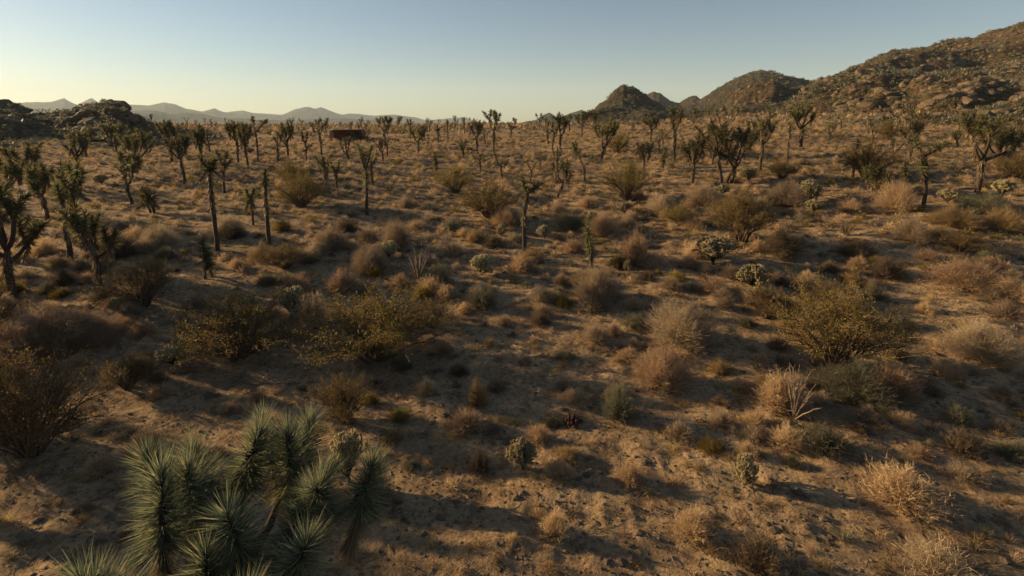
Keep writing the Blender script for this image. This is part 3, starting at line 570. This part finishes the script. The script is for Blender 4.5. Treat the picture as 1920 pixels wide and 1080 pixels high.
# ------------------------------------------------------------------ larger bushes
GC = 'olive and brown bushes'
creo = [creosote(200+i, 1.0, .95, 'creo') for i in range(4)]
creob = [creosote(210+i, 1.0, .85, 'creo2') for i in range(3)]
BUSH = [
 (450, 668, 280, 108, 0, 'olive-yellow airy bush left of its twin in the left foreground', 'the left olive bush'),
 (705, 672, 300, 120, 1, 'large golden-olive airy bush just left of the bare sand patch', 'the golden-olive bush'),
 (1560, 690, 250, 155, 2, 'large yellow-green airy bush in the right foreground', 'the yellow-green right bush'),
 (1390, 452, 135, 88, 3, 'olive bush standing behind the big silver cholla', 'the olive bush behind the cholla'),
 (920, 408, 120, 64, 0, 'rounded olive bush left of the lone slim centre tree', 'the olive bush left of centre'),
 (1176, 374, 96, 70, 1, 'amber-green bush below the bulky droop-armed tree', 'the amber-green bush'),
 (565, 388, 110, 60, 2, 'sunlit mustard bush right of the tall single-headed tree', 'the mustard bush'),
 (855, 362, 80, 48, 3, 'small olive bush above the rounded olive one', 'the small olive bush'),
 (1275, 422, 66, 36, 2, 'low green bush left of the olive bush by the cholla', 'the low green bush'),
 (60, 850, 260, 190, 4, 'huge dark brown bush in shade at the left edge', 'the huge dark left bush'),
 (270, 572, 150, 90, 5, 'dim brown bush right of the spreading shaded tree', 'the dim brown bush'),
 (535, 502, 120, 50, 6, 'flat brown-green bush below the tall single-headed tree', 'the flat brown-green bush'),
 (645, 790, 125, 95, 4, 'dark fuzzy bush in the left-centre foreground', 'the dark fuzzy bush'),
 (240, 726, 120, 66, 5, 'dark low bush in the shaded ground on the left', 'the dark low bush'),
 (1345, 292, 90, 42, 6, 'orange-brown bush left of the spindly wide tree', 'the orange-brown bush'),
 (1157, 288, 56, 38, 1, 'small amber bush right of the bulky droop-armed tree', 'the small amber bush'),
 (1622, 332, 100, 60, 3, 'dull olive bush right of the shaded bent-crown tree', 'the dull olive bush'),
 (1898, 336, 90, 48, 2, 'green leafy bush at the right edge under the trees', 'the green right-edge bush'),
 (808, 612, 100, 52, 4, 'dark green-brown bush at the right end of the golden-olive bush', 'the dark bush by the sand patch'),
 (1665, 262, 60, 34, 0, 'yellowish bush on the slope right of the tiny slope tree', 'the yellowish slope bush'),
 (545, 345, 80, 40, 0, 'mustard-lit bush below the umbrella-crowned tree', 'the bush under the umbrella crown'),
 (1465, 335, 70, 34, 1, 'olive bush below the thin pole tree', 'the bush under the pole tree'),
 (1800, 470, 90, 40, 6, 'brown bush below the wide-crowned right tree', 'the brown bush on the right'),
 (-70, 790, 220, 150, 5, 'dark bush half cut off by the left edge', 'the cut-off left bush'),
 (-60, 640, 200, 110, 4, 'wide dim bush at the left edge above the huge dark one', 'the wide dim edge bush'),
 (1435, 595, 90, 58, 5, 'brown twiggy bush left of the yellow-green right bush', 'the brown twiggy bush'),
]
for n, (px, by, w, h, v, lab, ph) in enumerate(BUSH):
    x, y, z, dep = spot(px, by); me = (creo+creob)[v]
    s = w/2*dep/F
    tag(compose('desert_bush', me, (x, y, z-.02), n*1.7, (s, s, h*dep/F*1.05)), lab, 'bush', GC)
    LAND.append((px, by-h*.4, ph)); tree_xy.append((x, y))
# ------------------------------------------------------------------ cholla cacti
chs = [cholla(300+i, .5, .8, 520, .135, .021, 46) for i in range(4)]
CH_ = [
 (1340, 496, 92, 58, 'big silver-topped cholla in front of the olive bush', 'the big silver cholla'),
 (1411, 542, 62, 52, 'upright cholla right of the big silver one', 'the upright cholla'),
 (904, 515, 52, 42, 'golden-lit cholla on the open sand left of the lone slim tree', 'the golden-lit cholla'),
 (1172, 402, 40, 26, 'white-tipped cholla below the amber-green bush', 'the white-tipped cholla'),
 (1020, 447, 32, 28, 'small cholla right of the lone slim centre tree', 'the small cholla'),
 (941, 442, 22, 24, 'tiny pale cholla left of the lone slim centre tree', 'the tiny pale cholla'),
 (1109, 428, 28, 36, 'pale cholla standing over the bottle-brush young tree', 'the pale cholla'),
 (1403, 340, 36, 28, 'bright yellow-tipped cholla at the foot of the forked tree', 'the yellow-tipped cholla'),
 (1355, 366, 30, 22, 'small cholla below the many-stemmed tree', 'the cholla under the many-stemmed tree'),
 (1516, 376, 46, 44, 'tall lumpy cholla at right centre', 'the tall lumpy cholla'),
 (1527, 398, 40, 26, 'low tan cholla directly under the tall lumpy one', 'the low tan cholla'),
 (1775, 380, 42, 28, 'round cholla between the bowed and wide-crowned trees', 'the round cholla'),
 (1880, 368, 44, 34, 'cholla right of the wide-crowned right tree', 'the right-edge cholla'),
 (1176, 512, 16, 28, 'thin little cholla right of the bottle-brush young tree', 'the thin little cholla'),
 (552, 596, 62, 66, 'brown cholla behind the olive and golden bushes', 'the brown cholla'),
 (655, 905, 84, 112, 'tall golden cholla beside the big blue-green foreground tree', 'the tall golden cholla'),
 (978, 880, 66, 66, 'pale white-headed cholla on a dark stalk in the foreground', 'the white-headed cholla'),
 (40, 645, 84, 46, 'silvery cholla low at the left edge', 'the silvery left cholla'),
 (225, 585, 40, 32, 'orange-lit cholla right of the spreading shaded tree', 'the orange-lit cholla'),
 (730, 482, 46, 34, 'lumpy straw-coloured cholla below the slender short-armed tree', 'the straw-coloured cholla'),
 (1236, 636, 26, 24, 'small cholla left of the round pinkish mound', 'the small foreground cholla'),
 (1396, 905, 50, 66, 'grey-green cholla in the lower right foreground', 'the grey-green cholla'),
 (325, 685, 64, 44, 'low orange cholla under the left olive bush', 'the low orange cholla'),
 (600, 322, 22, 16, 'small bright cholla below the open-armed tree', 'the small bright cholla'),
 (470, 288, 18, 12, 'tiny bright cholla at the foot of the lanky skyline tree', 'the tiny bright cholla'),
 (615, 312, 18, 14, 'little cholla left of the rusty shed tree', 'the little cholla'),
 (1500, 348, 26, 18, 'little cholla below the broad candelabra tree', 'the little right cholla'),
 (290, 462, 34, 24, 'pale cholla right of the spreading shaded tree crown', 'the pale left cholla'),
 (190, 345, 30, 20, 'dim cholla under the butte', 'the dim cholla'),
]
for n, (px, by, w, h, lab, ph) in enumerate(CH_):
    x, y, z, dep = spot(px, by); s = w*dep/F
    tag(compose('cholla_cactus', chs[n % 4], (x, y, z-.01), n*2.1, (s, s, h*dep/F/.85)), lab, 'cactus', 'cholla cacti')
    LAND.append((px, by-h*.4, ph)); tree_xy.append((x, y))
# bare shrubs
BARE = [
 (785, 527, 78, 66, 'grey_wood', 'leafless fan-shaped shrub on the sand left of the golden-lit cholla'),
 (836, 462, 46, 40, 'grey_wood', 'leafless orange-lit shrub above the fan-shaped one'),
 (1586, 442, 54, 34, 'stem', 'dark leafless shrub below the pale-stemmed clump'),
 (1488, 785, 120, 105, 'grey_wood', 'straggly tan branching shrub below the yellow-green right bush'),
]
for n, (px, by, w, h, mt, lab) in enumerate(BARE):
    x, y, z, dep = spot(px, by)
    tag(obj('bare_shrub', barebush(400+n, w/2*dep/F, h*dep/F, mt), None, (x, y, z)), lab, 'shrub', 'leafless shrubs'); tree_xy.append((x, y))
# ------------------------------------------------------------------ single oddities
x, y, z, dep = spot(1071, 796)
b = B(); rs = np.random.RandomState(5)
for q in range(11):
    a = q*2.4; r0 = .035*math.sqrt(q); h = rs.uniform(.13, .24); tt = np.array([0, .15, .5, .8, .95, 1]); c = np.array([r0*math.cos(a)*1.5, r0*math.sin(a)*1.5, -.02])
    tube(b, c + np.array([math.cos(a)*.12*r0*8, math.sin(a)*.12*r0*8, 1])*(tt*h)[:, None], np.array([.6, 1, 1.05, .9, .5, .1])*.038, 8)
tag(obj('red_cactus', b.mesh('red_cactus', M['redcactus'], True), None, (x, y, z)), 'cluster of short dark red cactus stems on the sand in the foreground', 'cactus')
LAND.append((1071, 785, 'the red cactus cluster'))
Vr, Fr = rock(900, 3)
x, y, z, dep = spot(1825, 364)
tag(obj('white_stone', mesh_from('white_stone', Vr*np.array([.22, .12, .09]), Fr, M['white']), None, (x, y, z)), 'flat white stone at the foot of the wide-crowned right tree', 'stone')
x, y, z, dep = spot(1600, 380)
b = B(); rs = np.random.RandomState(8)
for q in range(9):
    a = rs.uniform(-.5, .5)+math.pi*(q % 2); L = rs.uniform(.7, 1.6); p = rs.normal(size=3)*.12; p[2] = .08+.03*q/3
    tt = np.linspace(0, 1, 6)[:, None]; tube(b, p + np.array([math.cos(a), math.sin(a)*.6, rs.uniform(-.05, .22)])*L*tt + rs.normal(size=(6, 3))*.03, np.linspace(.06, .015, 6), 6)
tag(obj('fallen_branches', b.mesh('fallen_branches', M['grey_wood'], True), None, (x, y, z)), 'heap of bleached fallen branches left of the pale-stemmed clump', 'dead wood')
# rusty shed
x, y, z, dep = spot(652, 262)
sh = bpy.data.objects.new('rusty_shed', None); COL.objects.link(sh); sh.location = (x, y, z-.25); sh.rotation_euler = (0, 0, .5)
tag(sh, 'low flat-roofed rust-red metal shed behind the trees on the left', 'shed'); LAND.append((650, 250, 'the rusty shed'))
def box(b, c, s):
    c = np.array(c); s = np.array(s)/2; V = np.array([[i, j, k] for i in (-1, 1) for j in (-1, 1) for k in (-1, 1)])*s + c
    b.add(V, np.array([[0, 1, 3], [0, 3, 2], [4, 6, 7], [4, 7, 5], [0, 4, 5], [0, 5, 1], [2, 3, 7], [2, 7, 6], [0, 2, 6], [0, 6, 4], [1, 5, 7], [1, 7, 3]]))
sw, sdp, shh = 4.4, 3.0, 1.6
b = B(); ncor = 46; xs = np.linspace(-sw/2, sw/2, ncor*2+1); off = np.where(np.arange(len(xs)) % 2, .04, 0)
for (ax_, half, ln) in ((0, sdp/2, sw), (1, sw/2, sdp)):
    for sgn in (-1, 1):
        u = np.linspace(-ln/2, ln/2, int(ln*10)*2+1); o_ = half + np.where(np.arange(len(u)) % 2, .04, 0); 
        lo = np.stack([u, sgn*o_, u*0-.3], 1) if ax_ == 0 else np.stack([sgn*o_, u, u*0-.3], 1); hi = lo.copy(); hi[:, 2] = shh
        n = len(u); i = np.arange(n-1); V = np.concatenate([lo, hi]); b.add(V, np.concatenate([np.stack([i, i+1, n+i+1], 1), np.stack([i, n+i+1, n+i], 1)]))
obj('wall', b.mesh('wall', M['rust']), sh)
b = B(); box(b, (0, 0, shh+.06), (sw+.4, sdp+.4, .1)); obj('roof', b.mesh('roof', M['rustroof']), sh)
b = B(); box(b, (1.1, -sdp/2-.07, .72), (.9, .05, 1.35)); dr = obj('door', b.mesh('door', M['dark']), sh)
b = B(); box(b, (1.42, -sdp/2-.12, .95), (.05, .05, .16)); obj('handle', b.mesh('handle', M['grey_wood']), dr)
# ------------------------------------------------------------------ scattered dry shrubs
KMAT = ['tan', 'pink', 'straw', 'brown', 'sage', 'creo']
KWORD = ['tan dry', 'pinkish dry', 'straw-coloured dry', 'dark brown', 'grey-green', 'olive green']
shr = {k: [dry(500+10*i+j, .5, .42, k) for j in range(3)] for i, k in enumerate(KMAT)}
shb = {k: dry(560+i, .5, .42, k, 1500, .0035, 9) for i, k in enumerate(KMAT)}
S = []     # x, y, z, radius, height, material index
HAND = [(1278, 640, 122, 74, 1), (1240, 716, 105, 64, 0), (1118, 562, 84, 60, 1), (1690, 935, 130, 62, 0), (1810, 536, 112, 50, 0), (1786, 422, 84, 34, 2),
 (1835, 665, 130, 58, 1), (1680, 392, 64, 50, 0), (1320, 384, 60, 40, 1), (1478, 384, 70, 44, 1), (692, 506, 62, 46, 1), (742, 464, 54, 52, 1), (640, 545, 60, 40, 0),
 (620, 466, 60, 40, 1), (80, 650, 210, 74, 0), (1190, 495, 52, 62, 0), (1600, 745, 130, 66, 4), (1680, 740, 90, 54, 0), (895, 760, 40, 56, 2), (1160, 780, 60, 66, 4), (1760, 1075, 140, 56, 1),
 (1460, 760, 90, 60, 0), (1180, 905, 60, 40, 0), (160, 640, 120, 50, 0), (1710, 450, 60, 40, 1), (1240, 400, 60, 36, 1), (1880, 430, 60, 40, 2), (1850, 395, 80, 34, 4), (1380, 395, 70, 30, 2), (1060, 430, 50, 34, 4),
 (1465, 475, 70, 46, 3), (1660, 520, 60, 40, 3), (1600, 480, 60, 34, 3), (1440, 580, 60, 46, 4), (950, 420, 60, 34, 0), (1130, 440, 54, 40, 0), (590, 610, 60, 60, 0), (220, 480, 80, 44, 3), (300, 460, 60, 40, 1), (430, 440, 60, 36, 1),
 (1900, 560, 80, 40, 0), (1550, 560, 70, 34, 3), (900, 880, 40, 40, 3), (700, 940, 70, 60, 3), (1040, 1000, 60, 46, 0), (1300, 1000, 70, 50, 0), (1420, 1060, 90, 60, 3), (860, 700, 40, 20, 3),
 (628, 268, 22, 12, 0), (646, 270, 24, 12, 4), (664, 266, 26, 12, 1), (690, 262, 26, 10, 3)]
for px, by, w, h, k in HAND:
    x, y, z, dep = spot(px, by); S.append((x, y, z, w/2*dep/F, .82*h*dep/F, k)); tree_xy.append((x, y))
txy = np.array(tree_xy)
def scatter(n, y0, y1, mind, seed, avoid, clear=True, dens=None):
    rs = np.random.RandomState(seed); out = []; grid = {}
    tries = 0
    while len(out) < n and tries < n*6:
        tries += 1
        y = math.sqrt(rs.uniform(y0*y0, y1*y1)); x = y*rs.uniform(-1.12, 1.12)
        if clear:
            p = proj(x, y, float(G(x, y, False)))
            dd = .22 + .78*float(sst(.3, .62, vnoise(np.float64(x/7.), np.float64(y/7.), 77)))
            if 760 < p[0] < 1330 and p[1] > 560: dd *= .3
            if y < 15: dd *= .35
            if rs.rand() > dd: continue
        m = mind*(1+rs.rand()*.6)
        if avoid is not None and len(avoid) and (np.hypot(avoid[:, 0]-x, avoid[:, 1]-y) < m*.9).any(): continue
        c = (int(x//mind), int(y//mind)); ok = True
        for i in (-1, 0, 1):
            for j in (-1, 0, 1):
                for q in grid.get((c[0]+i, c[1]+j), ()):
                    if (q[0]-x)**2+(q[1]-y)**2 < mind*mind: ok = False
        if not ok: continue
        grid.setdefault(c, []).append((x, y)); out.append((x, y))
    return np.array(out), rs
pa_, rs = scatter(2600, 8.5, 38, .55, 22, txy)
pb_, rs = scatter(9500, 38, 85, .6, 21, txy)
pts = np.concatenate([pa_, pb_])
zz = G(pts[:, 0], pts[:, 1])
for (x, y), z in zip(pts, zz):
    k = rs.choice(6, p=[.40, .20, .07, .10, .12, .11]); r = rs.uniform(.17, .42)*(1.4 if rs.rand() < .2 else 1)*(.75 if y < 14 else 1)
    S.append((x, y, z, r, r*rs.uniform(.65, 1.05), k))
S.sort(key=lambda s: -s[3]/max(s[1], 1))
vis = [s for s in S if 0 < proj(*s[:3])[0] < 1920 and proj(*s[:3])[1] < 1110]
head = vis[:298]; hs = set(id(s) for s in head); rest = [s for s in S if id(s) not in hs]
# labels that single out each: rank round a landmark
def sector(dx, dy):
    a = math.degrees(math.atan2(-dy*2.0, dx)) % 360
    return ['right of', 'behind and right of', 'directly behind', 'behind and left of', 'left of', 'in front and left of', 'directly in front of', 'in front and right of'][int(((a+22.5) % 360)//45)]
ORD = ['nearest', 'second', 'third', 'fourth', 'fifth', 'sixth', 'seventh', 'eighth']
def name_all(items, words, noun):
    """items: (px, py, kindword index); returns unique labels."""
    P = np.array([(i[0], i[1]) for i in items]); cand = [[] for _ in items]
    for (lx, ly, ph) in LAND:
        d = np.hypot(P[:, 0]-lx, (P[:, 1]-ly)*2); cnt = {}
        for q in np.argsort(d)[:90]:
            s = sector(P[q, 0]-lx, P[q, 1]-ly); r = cnt.get(s, 0); cnt[s] = r+1
            if r < 8: cand[q].append((r*60+d[q], r, s, ph))
    out = []
    for q, c in enumerate(cand):
        r, s, ph = min(c)[1:] if c else (0, 'right of', 'the red cactus cluster')
        o = 'nearest' if r == 0 else ORD[r]
        out.append(f'{words[items[q][2]]} {noun}, {o} {s} {ph}' if c else f'{words[items[q][2]]} {noun} out on the open ground number')
    return out
its = []
for s in head: p = proj(*s[:3]); its.append((p[0], p[1]-.4*s[4]*F/p[2], s[5]))
labs = name_all(its, KWORD, 'shrub')
for n, (s, lab) in enumerate(zip(head, labs)):
    x, y, z, r, h, k = s; me = shb[KMAT[k]] if r > .62 else shr[KMAT[k]][n % 3]
    o = obj('dry_shrub', me, None, (x, y, z-.02)); o.scale = (r/.5, r/.5, h/.42); o.rotation_euler = (0, 0, n*1.3)
    tag(o, lab, 'shrub', 'dry desert shrubs')
def bake(name, items, lib, mat, kind='stuff'):
    b = B()
    for (x, y, z, sx, sz, rot, v) in items:
        V, Fc = lib[v]; c, s_ = math.cos(rot), math.sin(rot)
        W = np.stack([(V[:, 0]*c-V[:, 1]*s_)*sx, (V[:, 0]*s_+V[:, 1]*c)*sx, V[:, 2]*sz], 1) + np.array([x, y, z]); b.add(W, Fc)
    o = obj(name, b.mesh(name, M[mat] if isinstance(mat, str) else mat)); o['kind'] = kind; return o
def lowdry(seed, n, w):
    rs = np.random.RandomState(seed); b = B(); el = np.radians(88)*rs.rand(n)**.7; ph = rs.rand(n)*6.283
    tip = np.stack([np.sin(el)*np.cos(ph), np.sin(el)*np.sin(ph), np.cos(el)], 1)*rs.uniform(.8, 1.15, n)[:, None]
    P = tip*rs.uniform(.15, .75, n)[:, None]; D = nrm(tip-P) + rs.normal(size=(n, 3))*.35
    blades(b, P, D, rs.uniform(.3, .55, n), w, rs); return b.arr()
lib = [lowdry(600+i, 170, .07) for i in range(4)]; libf = [lowdry(610+i, 46, .2) for i in range(3)]
for ki, km in enumerate(KMAT):
    it = [(s[0], s[1], s[2]-.02, s[3], s[4], i*1.1, i % 4) for i, s in enumerate(rest) if s[5] == ki]
    o = bake('scrub', it, lib, km); o['label'] = KWORD[ki] + ' scrub covering the desert floor'
pts, rs = scatter(14000, 85, 330, 1.0, 33, None, False)
zz = G(pts[:, 0], pts[:, 1]); kk = rs.choice(6, len(pts), p=[.24, .14, .04, .22, .20, .16])
for ki, km in enumerate(KMAT):
    it = [(p[0], p[1], z, rs.uniform(.35, .85), rs.uniform(.35, .95)*(1.0 if rs.rand() < .8 else 2.0), i*1.1, i % 3) for i, (p, z) in enumerate(zip(pts, zz)) if kk[i] == ki]
    o = bake('distant_scrub', it, libf, km); o['label'] = KWORD[ki] + ' scrub on the far plain'
# ------------------------------------------------------------------ grass tufts and little cushions
TW = ['straw grass', 'tan grass', 'dark wiry', 'olive green']
TM = ['straw', 'tan', 'brown', 'sage']
tf = {m: [tuft(700+10*i+j, .5, .45, m, 120, .014) for j in range(2)] for i, m in enumerate(TM)}
pts, rs = scatter(13000, 5.8, 58, .25, 45, txy, False)
zz = G(pts[:, 0], pts[:, 1]); T_ = []
for (x, y), z in zip(pts, zz): T_.append((x, y, z, rs.uniform(.07, .24), rs.uniform(.06, .2), rs.choice(4, p=[.36, .36, .16, .12])))
T_.sort(key=lambda s: -s[3]/s[1]); vis = [s for s in T_ if 5 < proj(*s[:3])[0] < 1915 and 0 < proj(*s[:3])[1] < 1075]
th = vis[:298]; hs = set(id(s) for s in th)
its = []
for s in th: p = proj(*s[:3]); its.append((p[0], p[1], s[5]))
for n, (s, lab) in enumerate(zip(th, name_all(its, TW, 'tuft'))):
    o = obj('grass_tuft', tf[TM[s[5]]][n % 2], None, (s[0], s[1], s[2])); o.scale = (s[3]/.5, s[3]/.5, s[4]/.45); o.rotation_euler = (0, 0, n*.9)
    tag(o, lab, 'grass tuft', 'small tufts on the sand')
tl = [lowdry(650+i, 80, .055) for i in range(3)]
for ki, km in enumerate(TM):
    it = [(s[0], s[1], s[2], s[3], s[4], i*1.1, i % 3) for i, s in enumerate(T_) if s[5] == ki and id(s) not in hs]
    bake('ground_cover', it, tl, km)['label'] = TW[ki] + ' tufts scattered thinly on the sand'
# litter: pebbles and twigs
rs = np.random.RandomState(9); lv = [rock(910+i, 1, .6) for i in range(3)]
n = 10000; y = 5.5 + 24*rs.rand(n)**1.3; x = y*rs.uniform(-1.1, 1.1, n); z = G(x, y)
bake('pebbles', [(x[i], y[i], z[i], s_, s_*.8, i*1., i % 3) for i, s_ in enumerate(rs.uniform(.012, .045, n)*(1+1.6*(rs.rand(n) < .06)))], lv, 'boulder')['label'] = 'small stones littering the sand'
b = B(); n = 9000; y = 5.5 + 26*rs.rand(n)**1.3; x = y*rs.uniform(-1.1, 1.1, n); z = G(x, y)+.006
D = rdir(n, rs); D[:, 2] = np.abs(D[:, 2])*.18; blades(b, np.stack([x, y, z], 1), D, rs.uniform(.06, .26, n), .014, rs)
o = obj('twig_litter', b.mesh('twig_litter', M['brown'])); o['kind'] = 'stuff'; o['label'] = 'broken dead twigs lying on the sand'
# ------------------------------------------------------------------ boulders and hillside cover
rs = np.random.RandomState(12); lr = [rock(920+i, 2, 1.2) for i in range(5)]
it = []
for key, n, t0, t1, a0, a1, s0, s1 in (('right', 6000, .12, 1.0, 0, .62, .4, 2.6), ('ridge', 3200, .1, 1.0, 0, .7, .3, 2.2), ('spur', 900, .2, 1, 0, 1, .5, 2.4), ('big', 700, .2, 1, 0, 1, .6, 3), ('cone', 600, .2, 1, 0, 1, .4, 2.0), ('butte', 1400, .2, 1, .2, 1, .3, 1.6)):
    P = hpoint(key, n, t0, t1, rs, a0, a1); sz = s0 + (s1-s0)*rs.rand(n)**4
    for q in range(n): it.append((*P[q]-np.array([0, 0, sz[q]*.15]), sz[q], sz[q]*rs.uniform(.7, 1.1), rs.rand()*6.28, q % 5))
bake('rock_scatter', it, lr, 'boulder')['label'] = 'countless granite blocks covering the hillsides'
BL = []
for key, n, t0, t1, a0, a1, s0, s1 in (('ridge', 34, .15, .95, .02, .5, .9, 2.1), ('butte', 14, .75, .97, .62, .82, .9, 1.9)):
    P = hpoint(key, n, t0, t1, rs, a0, a1)
    for q in range(n): BL.append((*P[q], rs.uniform(s0, s1)))
LAND += [(1450, 165, 'the dark spur top'), (1640, 168, 'the ridge top'), (1880, 150, 'the right ridge end'), (212, 183, 'the butte top'), (20, 192, 'the butte shoulder')]
br = [rock(940+i, 4, 1.6) for i in range(4)]; brm = [mesh_from('boulder', v*1.0, f, M['boulder']) for v, f in br]
its = [(*proj(q[0], q[1], q[2])[:2], 0) for q in BL]
for n, (q, lab) in enumerate(zip(BL, name_all(its, ['weathered brown'], 'boulder'))):
    o = obj('boulder', brm[n % 4], None, (q[0], q[1], q[2])); o.scale = (q[3], q[3]*.9, q[3]*.9); o.rotation_euler = (0, 0, n*2.2); tag(o, lab, 'boulder', 'boulders on the rocky slopes')
it = []
for key, n, t0, t1, a0, a1, s0, s1 in (('right', 2600, .1, 1.0, 0, .62, .8, 2.2), ('ridge', 1800, .0, 1.0, 0, .7, .5, 1.2), ('spur', 700, .1, 1, 0, 1, .7, 1.6), ('big', 900, .1, 1, 0, 1, 1.2, 3), ('cone', 600, .1, 1, 0, 1, .9, 2), ('butte', 600, .0, 1, .2, 1, .4, 1.1)):
    P = hpoint(key, n, t0, t1, rs, a0, a1); sz = rs.uniform(s0, s1, n)
    for q in range(n): it.append((*P[q], sz[q], sz[q]*.9, rs.rand()*6.28, q % 3))
bake('hillside_scrub', it, libf, 'sage')['label'] = 'dull green scrub dotting the hillsides'
# ------------------------------------------------------------------ distant joshua trees
far = [joshua(800+i, 3.6, [2.4, 1.6, 3.0, 2.0][i % 4], arms=2+i % 4, levels=2 if i % 3 else 1, tf=[.5, .38, .6][i % 3], tr=.12, lean=(.1*math.sin(i*2.), .1), spread=[.95, .6, 1.2][i % 3], nb=30, bw=.10, k=4, bl=.3) for i in range(14)]
pm_, rs = scatter(46, 27, 56, 2.6, 59, txy, False)
pts, rs = scatter(190, 56, 220, 2.6, 58, None, False)
pts = np.concatenate([pm_, pts])
its = [(*proj(p[0], p[1], float(G(p[0], p[1]))+1.5)[:2], 0) for p in pts]
for n, ((x, y), lab) in enumerate(zip(pts, name_all(its, ['distant'], 'joshua tree'))):
    if not 0 < its[n][0] < 1920: continue
    tag(compose('joshua_tree', far[n*5 % 14], (x, y, float(G(x, y))-.05), n*1.9, rs.uniform(.55, 1.1)*(.8 if y < 56 else 1)), lab, 'tree', GT)
# ------------------------------------------------------------------ air
b = B(); box(b, (0, 0, 250+float(Vg[:, 2].min())-1.0), (15200, 15200, 500))
hm = bpy.data.materials.new('haze'); hm.use_nodes = True; nt = hm.node_tree; nt.nodes.clear()
o = nt.nodes.new('ShaderNodeOutputMaterial'); v = nt.nodes.new('ShaderNodeVolumePrincipled')
v.inputs['Color'].default_value = (.72, .88, 1.0, 1); v.inputs['Density'].default_value = 9e-5; v.inputs['Anisotropy'].default_value = .1
nt.links.new(v.outputs[0], o.inputs['Volume'])
hz = obj('haze', b.mesh('haze', hm)); hz['kind'] = 'stuff'; hz['label'] = 'thin dusty air fading the far mountains'
